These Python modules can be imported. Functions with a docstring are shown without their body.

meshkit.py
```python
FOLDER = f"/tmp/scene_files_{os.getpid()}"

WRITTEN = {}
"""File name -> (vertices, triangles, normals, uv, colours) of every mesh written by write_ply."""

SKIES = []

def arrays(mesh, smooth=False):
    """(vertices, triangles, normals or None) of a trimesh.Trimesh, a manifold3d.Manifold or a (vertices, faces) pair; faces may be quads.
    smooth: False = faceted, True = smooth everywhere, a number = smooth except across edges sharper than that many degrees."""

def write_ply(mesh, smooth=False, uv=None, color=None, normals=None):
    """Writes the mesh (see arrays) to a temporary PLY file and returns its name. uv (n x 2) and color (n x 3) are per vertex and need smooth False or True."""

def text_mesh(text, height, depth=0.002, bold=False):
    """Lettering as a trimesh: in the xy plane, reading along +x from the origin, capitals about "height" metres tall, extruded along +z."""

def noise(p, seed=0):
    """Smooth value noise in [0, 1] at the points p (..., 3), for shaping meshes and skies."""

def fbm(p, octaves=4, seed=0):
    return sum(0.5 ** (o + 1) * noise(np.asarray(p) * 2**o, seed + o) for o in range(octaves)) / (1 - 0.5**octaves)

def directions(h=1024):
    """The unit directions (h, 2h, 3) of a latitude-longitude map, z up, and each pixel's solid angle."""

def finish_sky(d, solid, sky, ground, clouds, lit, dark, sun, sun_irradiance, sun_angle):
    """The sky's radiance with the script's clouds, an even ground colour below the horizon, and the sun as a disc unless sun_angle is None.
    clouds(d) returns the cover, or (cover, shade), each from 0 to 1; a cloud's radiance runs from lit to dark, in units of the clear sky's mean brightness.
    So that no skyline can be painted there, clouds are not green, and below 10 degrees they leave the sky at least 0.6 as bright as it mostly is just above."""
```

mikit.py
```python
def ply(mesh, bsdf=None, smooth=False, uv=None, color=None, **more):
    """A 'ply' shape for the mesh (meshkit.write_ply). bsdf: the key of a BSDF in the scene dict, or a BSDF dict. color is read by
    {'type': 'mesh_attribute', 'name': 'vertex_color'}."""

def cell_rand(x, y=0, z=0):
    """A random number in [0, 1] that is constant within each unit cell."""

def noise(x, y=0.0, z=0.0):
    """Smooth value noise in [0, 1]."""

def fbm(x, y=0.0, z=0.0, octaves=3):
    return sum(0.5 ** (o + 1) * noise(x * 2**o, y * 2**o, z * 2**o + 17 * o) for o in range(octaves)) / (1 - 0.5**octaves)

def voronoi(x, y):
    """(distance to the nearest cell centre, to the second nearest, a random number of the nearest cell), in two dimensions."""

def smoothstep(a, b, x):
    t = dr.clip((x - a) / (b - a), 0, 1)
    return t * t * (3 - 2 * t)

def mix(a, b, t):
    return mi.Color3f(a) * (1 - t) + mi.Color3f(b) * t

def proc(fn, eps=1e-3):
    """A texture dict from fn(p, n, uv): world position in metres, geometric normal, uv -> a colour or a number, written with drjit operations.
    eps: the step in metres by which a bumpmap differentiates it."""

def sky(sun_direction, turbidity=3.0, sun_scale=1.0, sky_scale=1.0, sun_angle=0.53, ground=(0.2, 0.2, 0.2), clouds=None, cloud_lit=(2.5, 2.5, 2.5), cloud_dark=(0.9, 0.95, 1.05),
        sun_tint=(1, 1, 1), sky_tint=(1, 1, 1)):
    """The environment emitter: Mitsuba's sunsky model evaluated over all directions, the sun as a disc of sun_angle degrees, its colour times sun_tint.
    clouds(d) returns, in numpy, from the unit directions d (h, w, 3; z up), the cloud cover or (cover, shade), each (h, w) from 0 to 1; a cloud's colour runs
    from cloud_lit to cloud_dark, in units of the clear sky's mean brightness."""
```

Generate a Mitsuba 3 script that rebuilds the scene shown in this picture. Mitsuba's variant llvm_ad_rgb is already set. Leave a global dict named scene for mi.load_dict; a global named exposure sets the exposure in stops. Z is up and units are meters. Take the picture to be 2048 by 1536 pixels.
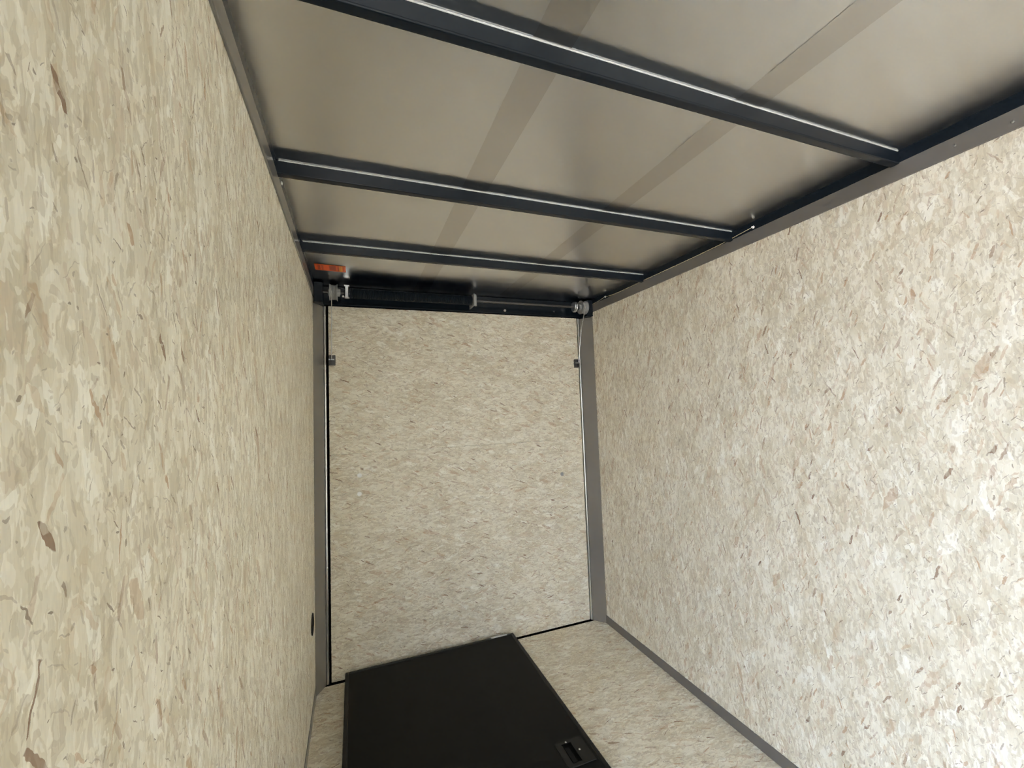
import math
import numpy as np
import trimesh
import drjit as dr
import mitsuba as mi
import mikit
import meshkit
from mikit import noise, fbm, cell_rand, smoothstep, mix

T = mi.ScalarTransform4f
scene, labels = {}, {}

# ---------------------------------------------------------------- camera
CAM = np.array([0.2069, -2.5745, 1.4588])
FWD = np.array([0.35528, 0.93279, 0.06061])
UP = np.array([0.01224, -0.06948, 0.99751])
scene['camera'] = {
    'type': 'perspective', 'fov': math.degrees(2 * math.atan(1024 / 831.59)), 'fov_axis': 'x',
    'near_clip': 0.02, 'far_clip': 500.0,
    'to_world': T().look_at(origin=CAM.tolist(), target=(CAM + FWD).tolist(), up=UP.tolist())}

# ---------------------------------------------------------------- sky (the only light: it comes in through the side doorway)


def clouds(d):
    n = 0.5 + 0.5 * np.sin(5 * d[..., 0] + 2 * np.sin(4 * d[..., 1])) * np.cos(3 * d[..., 2] + 4 * d[..., 1])
    return 0.80 + 0.15 * n, 0.25 * n


scene['sky'] = mikit.sky((0.75, 0.25, 0.6), turbidity=4.0, sun_scale=0.6, sky_scale=1.0, sun_angle=3.0,
                         ground=(0.36, 0.355, 0.345), clouds=clouds, cloud_lit=(1.78, 2.1, 2.72), cloud_dark=(1.05, 1.25, 1.62))
exposure = 5.92

# ---------------------------------------------------------------- measures (metres): x across, y towards the rear door at y = 0, z up
W, H, YF = 1.78, 2.206, -3.80
ZT0, ZT1 = 2.118, 2.170          # the bronze trim under the roof rails
DX0, DX1, DZ0, DZ1 = 0.0736, 1.6972, 0.007, 2.089   # ramp door
BOWS = [-0.6522, -1.2553, -1.855, -2.457, -3.058, -3.66]

# ---------------------------------------------------------------- materials


def flakes(u, v, a, b, seed, keep, wide, long, tilt):
    """The strand on top at (u, v): (mask, a random number of it). One strand per cell of a x b metres, lying along v within tilt."""
    gu, gv = u / a, v / b
    iu, iv = dr.floor(gu), dr.floor(gv)
    top, mask, tone = mi.Float(-1), mi.Float(0), mi.Float(0)
    for i in (-1, 0, 1):
        for j in (-1, 0, 1):
            cu, cv = iu + i, iv + j
            r1, r2 = cell_rand(cu, cv, seed), cell_rand(cu, cv, seed + 1)
            r3, r4 = cell_rand(cu, cv, seed + 2), cell_rand(cu, cv, seed + 3)
            du, dv = (gu - cu - r1) * a, (gv - cv - r2) * b
            ang = (r3 - 0.5) * 2 * tilt
            s, c = dr.sin(ang), dr.cos(ang)
            x, y = du * c - dv * s, du * s + dv * c
            w, l = wide * (0.3 + 1.1 * r4 * r4), long * (0.35 + r1)
            # a splinter: a skewed quadrilateral whose ends are cut at a slant
            q = dr.abs(y + x * (r2 - 0.5) * 2.4) / l
            p = dr.abs(x + y * (r4 - 0.5) * 0.25) / (w * (1.05 - 0.45 * q))
            d = dr.maximum(p, q)
            m = dr.select(cell_rand(cu, cv, seed + 4) < keep, 1 - smoothstep(0.88, 1.0, d), 0.0)
            pr = cell_rand(cu, cv, seed + 5)
            over = (m > 0.02) & (pr > top)
            mask, tone, top = dr.select(over, m, mask), dr.select(over, cell_rand(cu, cv, seed + 6), tone), dr.select(over, pr, top)
    return mask, tone


def osb_colour(p, n, uv):
    u, v = mi.Float(uv.x), mi.Float(uv.y)
    w1, w2 = noise(u * 95, v * 45, 3.0) - 0.5, noise(u * 300, v * 140, 9.0) - 0.5
    w3, w4 = noise(u * 70, v * 50, 21.0) - 0.5, noise(u * 240, v * 200, 33.0) - 0.5
    uu, vv = u + 0.007 * w1 + 0.003 * w2, v + 0.018 * w3 + 0.008 * w4
    us, vs = u + 0.0035 * w1 + 0.0018 * w2, v + 0.008 * w3 + 0.004 * w4
    c = mix((0.690, 0.665, 0.585), (0.545, 0.505, 0.410), smoothstep(0.3, 0.72, fbm(u * 24, v * 11, 1.0)))
    for seed, a, b, wide, long, s in ((100, .034, .075, .017, .046, .60), (200, .018, .042, .009, .026, .62)):
        m, t = flakes(uu, vv, a, b, seed, 0.85, wide, long, 0.5)
        tone = mix((0.735, 0.715, 0.640), (0.495, 0.445, 0.345), t)
        tone = dr.select(t > 0.86, mi.Color3f(0.54, 0.475, 0.390), tone)
        tone = dr.select(t < 0.08, mi.Color3f(0.82, 0.82, 0.78), tone)
        c = c * (1 - s * m) + tone * (s * m)
    # fine irregular fragments, paler and darker
    f1, f2 = fbm(uu * 150, vv * 60, 5.0), fbm(uu * 130 + 40, vv * 52, 8.0)
    c = mix(c, (0.76, 0.745, 0.685), 0.52 * smoothstep(0.57, 0.62, f1))
    c = mix(c, (0.435, 0.395, 0.310), 0.42 * smoothstep(0.58, 0.63, f2))
    c = mix(c, (0.40, 0.345, 0.265), 0.40 * smoothstep(0.68, 0.71, noise(uu * 210, vv * 95, 14.0)) * smoothstep(0.45, 0.6, noise(u * 30, v * 20, 15.0)))
    c *= 0.965 + 0.07 * noise(u * 900, v * 120, 5.0)
    brk = 0.55 + 0.45 * smoothstep(0.30, 0.42, noise(uu * 130, vv * 110, 41.0))
    # broad pale-brown stains, brown chips, dark slivers and specks
    m, t = flakes(uu, vv, .060, .100, 300, .34, .012, .040, 0.5)
    c = mix(c, mix((0.46, 0.36, 0.23), (0.43, 0.325, 0.225), t), m * brk * (0.2 + 0.5 * t * t))
    m, t = flakes(us, vs, .030, .055, 700, .36, .0040, .017, 0.6)
    c = mix(c, mix((0.46, 0.345, 0.215), (0.40, 0.27, 0.17), t), m * brk * (0.3 + 0.5 * t))
    m, t = flakes(us, vs, .040, .066, 400, .30, .0044, .020, 0.6)
    c = mix(c, mix((0.30, 0.18, 0.105), (0.22, 0.14, 0.09), t), m * brk * (0.3 + 0.6 * t))
    m, t = flakes(us, vs, .020, .034, 500, .50, .0013, .0105, 1.0)
    c = mix(c, (0.215, 0.16, 0.115), m * (0.2 + 0.6 * t))
    m, t = flakes(us, vs, .019, .023, 600, .50, .0015, .0024, 1.5)
    c = mix(c, (0.19, 0.145, 0.105), m * (0.2 + 0.6 * t))
    return c * mi.Color3f(1.12, 1.095, 1.03)


def principled(color, rough, metal=0.0, spec=0.5, **more):
    c = color if isinstance(color, dict) else {'type': 'rgb', 'value': list(color)}
    return {'type': 'principled', 'base_color': c, 'roughness': rough, 'metallic': metal, 'specular': spec, **more}


M = {
    'osb': principled(mikit.proc(osb_colour), 0.42, spec=0.4),
    'roof_metal': principled((0.665, 0.663, 0.662), 0.21, 1.0, anisotropic=0.89),
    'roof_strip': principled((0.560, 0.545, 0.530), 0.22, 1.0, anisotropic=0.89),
    'black_gloss': principled((0.006, 0.010, 0.015), 0.22, spec=0.27),
    'black_satin': principled((0.0045, 0.0048, 0.0048), 0.5, spec=0.16),
    'black_deep': principled((0.0015, 0.0015, 0.0015), 0.7, spec=0.05),
    'black_frame': principled((0.006, 0.0065, 0.0065), 0.38, spec=0.32),
    'bronze': principled((0.135, 0.126, 0.112), 0.12, spec=0.75),
    'bronze_post_lit': principled((0.195, 0.183, 0.163), 0.12, spec=0.75),  # same bronze as the trim, lightened to paint in brighter reflections
    'zinc': principled((0.62, 0.63, 0.63), 0.30, 1.0),
    'aluminium': principled((0.78, 0.79, 0.80), 0.20, 1.0),
    'steel': principled((0.115, 0.11, 0.107), 0.42, 0.7),
    'drum_grey': principled((0.30, 0.30, 0.295), 0.42, 0.2),
    'gloss_white': principled((0.93, 0.93, 0.90), 0.3, spec=0.6),
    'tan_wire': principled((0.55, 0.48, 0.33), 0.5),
    'orange': principled((0.72, 0.12, 0.025), 0.3),
    'yellow': principled((0.72, 0.42, 0.05), 0.3),
    'dark_orange': principled((0.42, 0.06, 0.02), 0.3),
    'pale_grey': principled((0.55, 0.56, 0.55), 0.35),
    'ground': principled((0.36, 0.355, 0.345), 0.9, spec=0.1),
}
scene.update(M)

# ---------------------------------------------------------------- helpers


def box(lo, hi, r=0.0):
    lo, hi = np.minimum(lo, hi).astype(float), np.maximum(lo, hi).astype(float)
    if r <= 0:
        return trimesh.creation.box(bounds=[lo, hi])
    pts = []
    for sx in (0, 1):
        for sy in (0, 1):
            for sz in (0, 1):
                corner = np.array([(lo, hi)[k][i] for i, k in enumerate((sx, sy, sz))])
                inward = np.array([1 - 2 * sx, 1 - 2 * sy, 1 - 2 * sz]) * r
                for k in range(3):
                    o = inward.copy()
                    o[k] = 0
                    pts.append(corner + o)
    return trimesh.convex.convex_hull(np.array(pts))


def tube(p0, p1, r, sides=20, r1=None):
    p0, p1 = np.asarray(p0, float), np.asarray(p1, float)
    m = trimesh.creation.cylinder(radius=r, segment=[p0, p1], sections=sides)
    return m


def path_tube(points, r, sides=8):
    return joined(*[tube(a, b, r, sides) for a, b in zip(points[:-1], points[1:])],
                  *[trimesh.creation.icosphere(1, r).apply_translation(q) for q in points[1:-1]])


def lathe_x(profile, centre, sides=32):
    """profile: (x, radius) pairs, turned about an axis along x through centre."""
    a = np.arange(sides) * 2 * np.pi / sides
    if profile[0][1] > 0 and profile[0] != profile[-1]:
        profile = list(profile) + [profile[0]]
    v, f, n = [], [], len(profile)
    for x, r in profile:
        v.append(np.stack([np.full(sides, x), r * np.cos(a), r * np.sin(a)], 1))
    for i in range(n - 1):
        for j in range(sides):
            k = (j + 1) % sides
            f += [[i * sides + j, (i + 1) * sides + k, i * sides + k], [i * sides + j, (i + 1) * sides + j, (i + 1) * sides + k]]
    m = trimesh.Trimesh(np.vstack(v) + np.asarray(centre), np.array(f), process=False)
    m.merge_vertices()
    m.update_faces(m.nondegenerate_faces())
    trimesh.repair.fix_normals(m)
    return m


def prism_z(poly, z0, z1):
    import shapely.geometry as sg
    m = trimesh.creation.extrude_polygon(sg.Polygon(poly), z1 - z0)
    m.apply_translation([0, 0, z0])
    return m


def joined(*parts):
    return trimesh.util.concatenate(parts)


def key_for(name):
    if name not in scene and not any(k.startswith(name + '__') for k in scene) and name not in labels:
        return name
    n = 1
    while f'{name}_{n:03d}' in scene or f'{name}_{n:03d}' in labels or any(k.startswith(f'{name}_{n:03d}__') for k in scene):
        n += 1
    return f'{name}_{n:03d}'


def tag(key, label=None, cat=None, group=None, kind=None):
    labels[key] = {k: v for k, v in (('label', label), ('category', cat), ('group', group), ('kind', kind)) if v}
    return key


def put(name, mesh, mat, parent=None, smooth=False, uv=None, label=None, **t):
    key = key_for(f'{parent}__{name}' if parent else name)
    scene[key] = mikit.ply(mesh, mat, smooth=smooth, uv=uv)
    if label and parent:
        labels[key] = {'label': label}
    elif label:
        tag(key, label, **t)
    return key


def thing(name, label, cat, group=None, kind=None):
    key = key_for(name)
    return tag(key, label, cat, group, kind)


def flat(mesh, ua, va, off=(0, 0)):
    """Unmerged copy of the mesh and its planar uv in metres: u along ua, v (the strands' direction) along va."""
    v = mesh.vertices[mesh.faces].reshape(-1, 3)
    f = np.arange(len(v)).reshape(-1, 3)
    uv = np.stack([v @ np.asarray(ua, float) + off[0], v @ np.asarray(va, float) + off[1]], 1)
    return (v, f), uv


def osb(name, mesh, ua, va, off, parent=None, label=None, **t):
    m, uv = flat(mesh, ua, va, off)
    return put(name, m, 'osb', parent, uv=uv, label=label, **t)


# ---------------------------------------------------------------- the setting
osb('wall_left', joined(box((-0.03, -2.65, -0.02), (0, 0.03, 2.19)), box((-0.03, -3.60, 1.98), (0, -2.65, 2.19)), box((-0.03, YF, -0.02), (0, -3.60, 2.19))),
    (0.35, 1, 0.12), (0.25, -0.1, 1), (3.1, 7.7), label='cream strand-board wall close to the camera on the left side', cat='wall', kind='structure')
osb('wall_right', box((W, YF, -0.02), (W + 0.03, 0.03, 2.19)), (0.35, 1, 0.0), (0.25, 0.0, 1), (11.3, 2.2),
    label='pale strand-board wall brightly lit on the right side', cat='wall', kind='structure')
osb('wall_front', box((-0.03, YF - 0.03, -0.02), (W + 0.03, YF, 2.24)), (1, 0.3, 0), (0, 0.2, 1), (21.3, 2.2),
    label='strand-board front wall behind the camera', cat='wall', kind='structure')
osb('floor', box((-0.03, YF - 0.03, -0.03), (W + 0.03, -0.012, 0)), (0, 1, 0.3), (1, 0, 0.2), (31.3, 5.2),
    label='strand-board floor between the two side walls', cat='floor', kind='structure')

# ceiling: one bright metal sheet, slightly wavy between the bows
nx, ny = 90, 200
gx, gy = np.linspace(-0.01, W + 0.01, nx), np.linspace(YF, 0.03, ny)
X, Y = np.meshgrid(gx, gy, indexing='ij')
lines = np.array(sorted(BOWS + [0.03, YF - 0.2]))
gap = np.min(np.abs(Y[..., None] - lines), -1)
P = np.stack([X.ravel() * 1.7, Y.ravel() * 1.9, np.full(X.size, 4.3)], 1)
wave = (meshkit.fbm(P) - 0.5).reshape(X.shape) if hasattr(meshkit, 'fbm') else np.zeros_like(X)
sag = (0.0006 * wave - 0.0012 * np.sin(np.pi * np.clip(X / W, 0, 1))) * np.clip(gap / 0.15, 0, 1)
tail = np.clip((Y + 0.63) / 0.60, 0, 1)
sag += 0.0035 * np.sin(tail * np.pi) ** 2 * np.cos(X * 5.0 + 0.6)
idx = np.arange(nx * ny).reshape(nx, ny)
q = np.stack([idx[:-1, :-1], idx[:-1, 1:], idx[1:, 1:], idx[1:, :-1]], -1).reshape(-1, 4)
cv = np.stack([X.ravel(), Y.ravel(), (H + sag).ravel()], 1)
put('ceiling', (cv, q), 'roof_metal', smooth=True, uv=cv[:, :2], label='shiny bare metal ceiling sheet above the roof bows', cat='ceiling', kind='structure')


def ceiling_z(x, y):
    i = np.clip((np.asarray(x) + 0.01) / (W + 0.02) * (nx - 1), 0, nx - 1.001)
    j = np.clip((np.asarray(y) - YF) / (0.03 - YF) * (ny - 1), 0, ny - 1.001)
    a, b = i.astype(int), j.astype(int)
    s, t = i - a, j - b
    z = H + sag
    return (z[a, b] * (1 - s) + z[a + 1, b] * s) * (1 - t) + (z[a, b + 1] * (1 - s) + z[a + 1, b + 1] * s) * t


def ceiling_patch(x0, x1, y0, y1, step=0.02, drop=0.0008):
    """A thin sheet that follows the ceiling just below it."""
    xs, ys = np.linspace(x0, x1, max(2, int((x1 - x0) / step))), np.linspace(y0, y1, max(2, int((y1 - y0) / step)))
    A, B = np.meshgrid(xs, ys, indexing='ij')
    z = ceiling_z(A, B) - drop
    v = np.stack([A.ravel(), B.ravel(), z.ravel()], 1)
    k = np.arange(v.shape[0]).reshape(A.shape)
    f = np.stack([k[:-1, :-1], k[:-1, 1:], k[1:, 1:], k[1:, :-1]], -1).reshape(-1, 4)
    return v, f


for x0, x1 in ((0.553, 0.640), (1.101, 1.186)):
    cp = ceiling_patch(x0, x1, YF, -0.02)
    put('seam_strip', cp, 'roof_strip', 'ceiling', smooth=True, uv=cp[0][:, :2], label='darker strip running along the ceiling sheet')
put('roof', box((-0.06, YF - 0.06, 2.232), (W + 0.06, 0.10, 2.26)), 'gloss_white', label='roof skin above the ceiling sheet', cat='roof', kind='structure')

# roof rails, the bronze trims under them and the trims along the floor
for side, x0, x1, name in ((0, 0.004, -0.03, 'left'), (1, W - 0.004, W + 0.03, 'right')):
    put('roof_rail', box((x0, YF, 2.165), (x1, 0.03, 2.232)), 'black_gloss',
        label=f'black roof rail along the top of the {name} wall', cat='roof rail', kind='structure')
for k, (name, sx) in enumerate((('left', 1), ('right', -1))):
    x = 0.0 if sx > 0 else W
    z1 = ZT1
    y0s = [(YF, -0.075)]
    t = put(f'trim_{k + 1}', box((x - sx * 0.001, YF, ZT0), (x + sx * 0.006, -0.072, z1), 0.0015), 'bronze',
            label=f'brown metal trim along the top of the {name} wall', cat='trim', kind='structure')
    if sx > 0:
        parts = ((YF, -3.60), (-2.65, -0.07))
    else:
        parts = ((YF, -0.07),)
    put(f'baseboard_{name}', joined(*[box((x - sx * 0.001, a, 0), (x + sx * 0.004, b, 0.051), 0.001) for a, b in parts]), 'bronze',
        label=f'brown metal trim along the foot of the {name} wall', cat='trim', kind='structure')


def screw_x(x, y, z, sx, r=0.004):
    """A pan-head screw on a face whose normal is sx along x."""
    return lathe_x([(0, 0), (0, r), (sx * 0.0012, r), (sx * 0.0028, r * 0.62), (sx * 0.003, 0.0)], (x, y, z), 12)


for y, z in ((-1.979, 2.145), (-2.087, 2.139), (-2.7, 2.145)):
    put('screw', screw_x(W - 0.006, y, z, -1, 0.0035), 'zinc', 'trim_2', smooth=40)
for y in (-1.355, -0.258):
    put('screw', joined(screw_x(W - 0.0035, y, 2.182, -1, 0.0060), tube((W - 0.012, y, 2.182), (W - 0.004, y, 2.182), 0.0035, 10)), 'gloss_white', 'roof_rail_001', smooth=40)
put('screw', screw_x(0.004, -1.159, 2.186, 1, 0.0055), 'gloss_white', 'roof_rail', smooth=40)

# roof bows: square tubes with rounded corners pressed against the ceiling
def bow_mesh(y):
    w, d, r = 0.0255, 0.041, 0.0045
    pts = []
    for cx, cz, a0 in ((w - r, H - r, 0), (r, H - r, 90), (r, H - d + r, 180), (w - r, H - d + r, 270)):
        for k in range(6):
            a = math.radians(a0 + 18 * k)
            pts.append((cx + r * math.cos(a), cz + r * math.sin(a)))
    n = len(pts)
    v = [(x, y + p, z) for x in (0.003, W - 0.003) for p, z in pts]
    f = [[i, (i + 1) % n, n + (i + 1) % n] for i in range(n)] + [[i, n + (i + 1) % n, n + i] for i in range(n)]
    f += [[0, i + 1, i] for i in range(1, n - 1)] + [[n, n + i, n + i + 1] for i in range(1, n - 1)]
    m = trimesh.Trimesh(np.array(v), np.array(f), process=False)
    trimesh.repair.fix_normals(m)
    return m


BOW_LABEL = ('black roof bow nearest the back door', 'second black roof bow from the back door', 'third black roof bow from the back door',
             'black roof bow above the camera', 'black roof bow behind the camera', 'black roof bow nearest the front wall')
for k, y in enumerate(BOWS):
    b = thing('roof_bow', BOW_LABEL[k] + ', under the metal ceiling', 'roof bow', 'roof bows')
    put('tube', bow_mesh(y), 'black_gloss', b, smooth=35)
    put('highlight_line', tube((0.01, y + 0.0002, H - 0.0020), (W - 0.01, y + 0.0002, H - 0.0020), 0.0020, 8), 'pale_grey', b, smooth=True, label='pale line standing in for the highlight between bow and ceiling')  # pale tube paints the bright highlight along the bow joint

# ---------------------------------------------------------------- the rear: ramp door, posts, header
door = thing('door_1', 'closed strand-board ramp door filling the back end', 'door', kind='structure')
ZS = 1.238
osb('panel', box((DX0, 0, DZ0), (DX1, 0.012, ZS - 0.0006)), (0, 0.3, 1), (1, 0.2, 0), (41.3, 3.3), door)
osb('panel', box((DX0, 0, ZS + 0.0006), (DX1, 0.012, DZ1)), (0, 0.3, 1), (1, 0.2, 0), (45.3, 6.3), door)
put('backing', box((DX0 - 0.006, 0.0125, -0.01), (DX1 + 0.006, 0.05, DZ1 + 0.006)), 'black_deep', door)


def bolt_y(x, z, r):
    """A washer-head screw on the door's face, pointing at -y."""
    m = lathe_x([(0, 0), (0, r), (-0.0012, r), (-0.0018, r * 0.62), (-0.0045, r * 0.52), (-0.0050, 0.0)], (0, 0, 0), 20)
    m.apply_transform(trimesh.transformations.rotation_matrix(math.pi / 2, [0, 0, 1]))
    return m.apply_translation([x, 0, z])


for x, z in ((0.2303, 1.1108), (0.2290, 1.0061)):
    put('screw', bolt_y(x, z, 0.0125), 'gloss_white', door, smooth=40, label='washer-head screw with its glint painted white')  # white colour stands in for light glinting on the zinc heads
put('plug', tube((1.5294, -0.0008, 1.0048), (1.5294, 0.004, 1.0048), 0.0125, 20), 'drum_grey', door, smooth=40, label='grey filled screw hole')
for x, z, s in ((0.092, 1.775, 1), (1.678, 1.765, -1)):
    put('cable_bracket', joined(box((x - 0.018, -0.004, z - 0.03), (x + 0.018, 0.0, z + 0.03), 0.001), box((x - s * 0.008 - 0.002, -0.034, z - 0.024), (x - s * 0.008 + 0.002, -0.003, z + 0.024), 0.0008)), 'steel', door, smooth=35)
    put('pin', tube((x - 0.018, -0.024, z + 0.002), (x + 0.012, -0.024, z + 0.002), 0.0045, 14), 'zinc', f'{door}__cable_bracket' + ('' if s > 0 else '_001'), smooth=35)

for k, (name, sx) in enumerate((('left', 1), ('right', -1))):
    x = 0.0 if sx > 0 else W
    ex = 0.0475 if sx > 0 else 0.0630
    poly = [(x, -0.080), (x + sx * (ex - 0.004), -0.010), (x + sx * ex, -0.004), (x + sx * ex, 0.02), (x, 0.02)]
    post = put('corner_post', prism_z(poly, 0.0, 2.085), 'bronze_post_lit', label=f'brown metal corner post between the {name} wall and the ramp door', cat='corner post', group='corner posts')
    s = thing('edge_strip', f'bright aluminium edge strip beside the {name} corner post', 'metal strip', 'edge strips')
    a, b = x + sx * (ex + 0.0005), x + sx * (ex + 0.0145)
    lo, hi = min(a, b), max(a, b)
    arc = [((lo + hi) / 2 - (hi - lo) / 2 * math.cos(t), 0.003 - 0.008 * math.sin(t)) for t in np.linspace(0, math.pi, 13)]
    put('strip', prism_z([(lo, 0.012)] + arc + [(hi, 0.012)], 0.004, 2.087), 'aluminium', s, smooth=30)
    for z in ((2.035, 1.64, 1.155, 0.62) if sx > 0 else (1.95, 1.63, 0.63)):
        put('screw', joined(bolt_y((a + b) / 2, z, 0.006).apply_translation([0, -0.004, 0])), 'zinc', s, smooth=40)
put('threshold', box((-0.03, -0.0115, -0.06), (W + 0.03, 0.08, -0.012)), 'black_deep', label='dark threshold gap under the ramp door', cat='threshold', kind='structure')
for x0, x1 in ((-0.03, DX0 - 0.0065), (DX1 + 0.0065, W + 0.03)):
    put('rear_frame', box((x0, 0.0205, -0.01), (x1, 0.08, 2.199)), 'black_deep', label='dark frame behind the ' + ('left' if x0 < 0.5 else 'right') + ' corner post', cat='frame', kind='structure')
h = put('header_beam', joined(box((-0.003 + 0.007, -0.002, DZ1 + 0.0065), (W - 0.004, 0.08, 2.204), 0.002), box((-0.03, 0.032, 2.2), (W + 0.03, 0.08, 2.231)), box((0.007, -0.012, DZ1 + 0.004), (W - 0.007, -0.002, DZ1 + 0.016), 0.002),
                              ), 'black_gloss', label='black header beam across the top of the ramp door', cat='beam')
put('bolt', bolt_y(1.155, 2.118, 0.008).apply_translation([0, -0.002, 0]), 'zinc', h, smooth=40)
put('bolt', bolt_y(1.52, 2.13, 0.006).apply_translation([0, -0.002, 0]), 'steel', h, smooth=40)

# torsion spring on its shaft with a cable drum at each end
SY, SZ = -0.082, 2.148
sp = thing('torsion_spring', 'black torsion spring on a steel shaft above the ramp door', 'spring')
turns, r0 = 90, 0.0285
put('shaft', tube((0.012, SY, SZ), (W - 0.012, SY, SZ), 0.0075, 20), 'steel', sp, smooth=40)
prof = [(0.195, 0.008)]
for i in range(turns):
    xa = 0.195 + i * 0.71 / turns
    prof += [(xa, r0 - 0.003), (xa + 0.0025, r0 - 0.0006), (xa + 0.004, r0), (xa + 0.0055, r0 - 0.0006)]
prof += [(0.905, r0 - 0.003), (0.905, 0.008)]
put('spring_coil', lathe_x(prof, (0, SY, SZ), 28), 'black_gloss', sp, smooth=40)


def drum(x, s):
    R = 0.047
    p = [(-0.036, 0.0085), (-0.036, 0.020), (-0.020, 0.022), (-0.020, R), (-0.017, R), (-0.016, R * .90)]
    for i in range(5):
        p += [(-0.014 + i * 0.006, R * .84), (-0.011 + i * 0.006, R * .89)]
    p += [(0.018, R * .92), (0.019, R), (0.022, R), (0.022, 0.022), (0.028, 0.020), (0.028, 0.0085)]
    return lathe_x([(s * a, r) for a, r in p], (x, SY, SZ), 40)


put('cable_drum', drum(0.107, -1), 'drum_grey', sp, smooth=30)
put('cable_drum', drum(1.705, 1), 'drum_grey', sp, smooth=30)
cone = lathe_x([(0.160, 0.0085), (0.160, 0.026), (0.164, 0.030), (0.168, 0.026), (0.171, 0.022), (0.183, 0.022), (0.186, 0.029), (0.192, 0.029), (0.192, 0.0085)], (0, SY, SZ), 28)
put('winding_cone', cone, 'black_gloss', sp, smooth=35)
put('winding_clamp', joined(box((0.166, SY - 0.036, SZ - 0.032), (0.184, SY - 0.024, SZ + 0.034), 0.002), box((0.160, SY - 0.037, SZ + 0.028), (0.190, SY - 0.020, SZ + 0.039), 0.002),
                            box((0.163, SY - 0.037, SZ - 0.037), (0.188, SY - 0.020, SZ - 0.030), 0.002)), 'zinc', sp)
put('set_screw', trimesh.creation.icosphere(2, 0.0055).apply_translation([0.157, SY - 0.034, SZ - 0.028]), 'gloss_white', sp, smooth=True)
tri = [(-0.040, 0.0), (0.012, -0.028), (0.012, 0.028)]
put('anchor_bracket', joined(box((0.910, SY - 0.034, SZ - 0.036), (0.917, -0.002, SZ + 0.040), 0.0015), box((0.909, SY - 0.036, SZ - 0.040), (0.928, SY - 0.026, SZ + 0.034), 0.002),
                             lathe_x([(0.917, 0.0085), (0.917, 0.022), (0.934, 0.013), (0.934, 0.0085)], (0, SY, SZ), 20)), 'drum_grey', sp)
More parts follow.
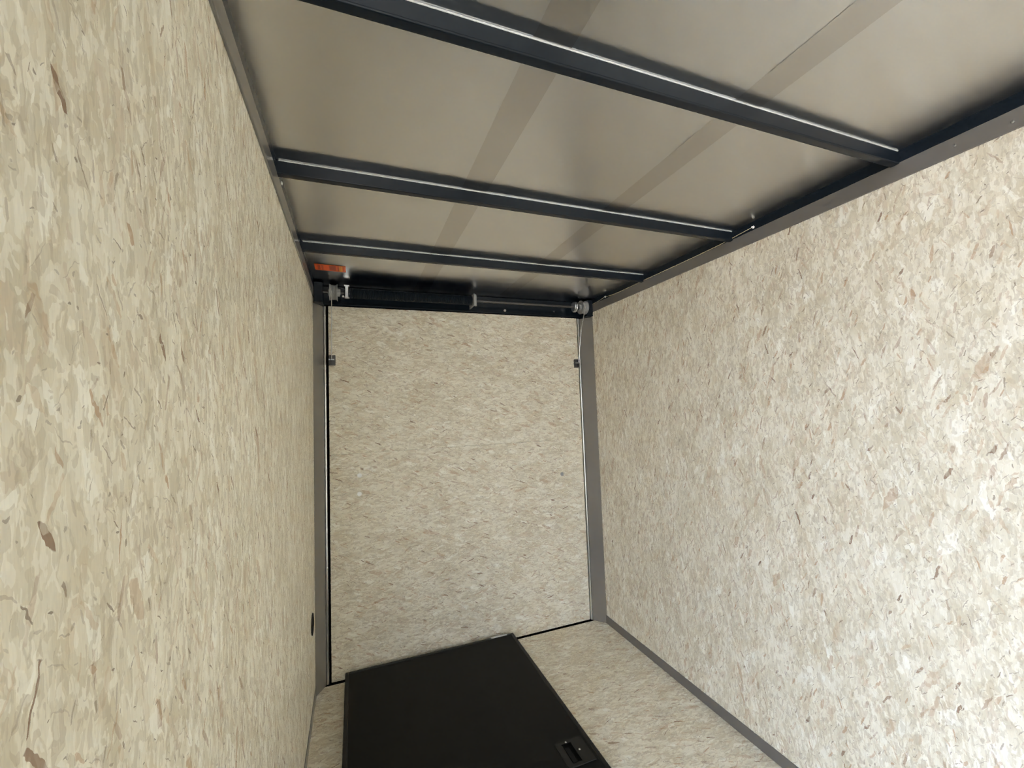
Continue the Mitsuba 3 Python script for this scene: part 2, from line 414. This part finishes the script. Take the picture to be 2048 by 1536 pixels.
put('bearing_collar', lathe_x([(1.628, 0.0085), (1.628, 0.032), (1.634, 0.036), (1.640, 0.034), (1.646, 0.036), (1.650, 0.030), (1.650, 0.0085)], (0, SY, SZ), 28), 'zinc', sp, smooth=35)
put('bearing_plate', box((1.652, SY - 0.013, SZ - 0.030), (1.656, -0.002, SZ + 0.030), 0.001), 'black_gloss', sp)
put('bearing_plate', box((0.140, SY - 0.013, SZ - 0.030), (0.144, -0.002, SZ + 0.030), 0.001), 'black_gloss', sp)
for x0, x1 in ((0.0065, 0.052), (W - 0.052, W - 0.0065)):
    put('end_bracket', box((x0, -0.100, 2.0865), (x1, -0.0125, 2.198), 0.002), 'black_gloss', sp)

cl = [(0.098, SY - 0.049, SZ - 0.004), (0.0935, -0.05, 2.03), (0.090, -0.026, 1.778)]
cr = [(1.697, SY - 0.049, SZ - 0.004), (1.698, -0.060, 2.0), (1.6835, -0.026, 1.768)]
put('lift_cable', path_tube([np.array(q) for q in cl], 0.0022), 'zinc', smooth=40, label='thin steel lift cable from the left drum to the ramp door', cat='cable', group='lift cables')
put('lift_cable', path_tube([np.array(q) for q in cr], 0.0022), 'zinc', smooth=40, label='thin steel lift cable from the right drum to the ramp door', cat='cable', group='lift cables')

# orange sticker on the ceiling
st = thing('warning_sticker', 'orange warning sticker on the ceiling in the left rear corner', 'sticker')
put('backing', ceiling_patch(0.030, 0.175, -0.372, -0.278, 0.01, 0.0016), 'orange', st, smooth=True)
for x0, x1, mat in ((0.145, 0.149, 'yellow'), (0.152, 0.158, 'yellow'), (0.164, 0.167, 'dark_orange'), (0.044, 0.056, 'dark_orange'), (0.062, 0.070, 'dark_orange'), (0.098, 0.128, 'dark_orange'), (0.137, 0.140, 'dark_orange')):
    put('stripe', ceiling_patch(x0, x1, -0.362, -0.288, 0.01, 0.0022), mat, st, smooth=True)

# round vent low on the left wall
prof = [(0.0, 0.0), (0.0, 0.050), (0.003, 0.050), (0.005, 0.047), (0.005, 0.042), (0.001, 0.038), (0.001, 0.0)]
v = thing('wall_vent', 'small round black vent low on the left wall by the corner', 'vent')
put('rim', lathe_x(prof, (0, -0.238, 0.440), 40), 'black_satin', v, smooth=35)
for k in range(5):
    z = 0.440 + (k - 2) * 0.013
    half = math.sqrt(0.039 ** 2 - (z - 0.44) ** 2)
    put('louvre', box((0.0012, -0.238 - half, z - 0.003), (0.0042, -0.238 + half, z + 0.003), 0.0008), 'black_satin', v)

# thin wire along the top of the right trim
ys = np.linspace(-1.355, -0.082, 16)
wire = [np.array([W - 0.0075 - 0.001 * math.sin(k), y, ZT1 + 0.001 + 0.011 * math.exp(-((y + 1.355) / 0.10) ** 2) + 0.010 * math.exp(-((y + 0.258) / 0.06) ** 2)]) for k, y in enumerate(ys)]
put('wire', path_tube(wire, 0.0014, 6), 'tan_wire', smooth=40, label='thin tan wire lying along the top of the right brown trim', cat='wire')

# ---------------------------------------------------------------- black door leaf lying on the floor
D = thing('door_leaf', 'black panel door lying flat on the floor against the ramp door', 'door')
X0, X1, Y0, Y1, ZD = 0.1433, 1.120, -1.96, -0.036, 0.0629
FW = 0.020
put('panel', box((X0 + FW - 0.002, Y0 + FW - 0.002, 0.004), (X1 - FW + 0.002, Y1 - FW + 0.002, ZD - 0.0035)), 'black_satin', D)
for n_, lo, hi in (('frame_rail', (X0, Y0, 0.0), (X0 + FW, Y1, ZD)), ('frame_rail', (X1 - FW, Y0, 0.0), (X1, Y1, ZD)), ('frame_rail', (X0 + FW, Y1 - FW, 0.0), (X1 - FW, Y1, ZD)), ('frame_rail', (X0 + FW, Y0, 0.0), (X1 - FW, Y0 + FW, ZD))):
    put(n_, box(lo, hi, 0.003), 'black_frame', D)

put('hinge_plate', box((0.974, Y1 - 0.014, ZD - 0.004), (1.077, Y1 + 0.002, ZD + 0.0015), 0.0008), 'pale_grey', D, label='short bright metal plate on the far edge')
lt = np.array([1.028, -0.985])
ZP = ZD - 0.0035
bez = []
LX, LY = 0.062, 0.066
bezel = trimesh.boolean.difference([box((lt[0] - LX, lt[1] - LY, ZP - 0.001), (lt[0] + LX, lt[1] + LY, ZP + 0.004), 0.002), box((lt[0] - 0.036, lt[1] - 0.050, ZP - 0.01), (lt[0] + 0.006, lt[1] + 0.050, ZP + 0.01))], engine='manifold')
lk = put('latch', bezel, 'black_frame', D, label='flush black latch with two screws')
put('recess_shade', box((lt[0] - 0.036, lt[1] - 0.050, ZP - 0.0005), (lt[0] + 0.006, lt[1] + 0.050, ZP + 0.0003)), 'black_deep', lk)  # flat plate, its blackest colour paints the shade inside the latch recess
put('paddle', box((lt[0] - 0.032, lt[1] - 0.046, ZP + 0.0003), (lt[0] - 0.012, lt[1] + 0.030, ZP + 0.003), 0.001), 'black_satin', lk)
for x, y in ((1.015, -0.930), (1.050, -0.984)):
    put('screw', trimesh.creation.icosphere(2, 0.0042).apply_transform(np.diag([1, 1, .5, 1])).apply_translation([x, y, ZP + 0.0042]), 'zinc', lk, smooth=True)

# ---------------------------------------------------------------- outside the side doorway
put('ground', box((-40, -40, -0.62), (40, 40, -0.58)), 'ground', label='pale ground outside the trailer', cat='ground', kind='structure')
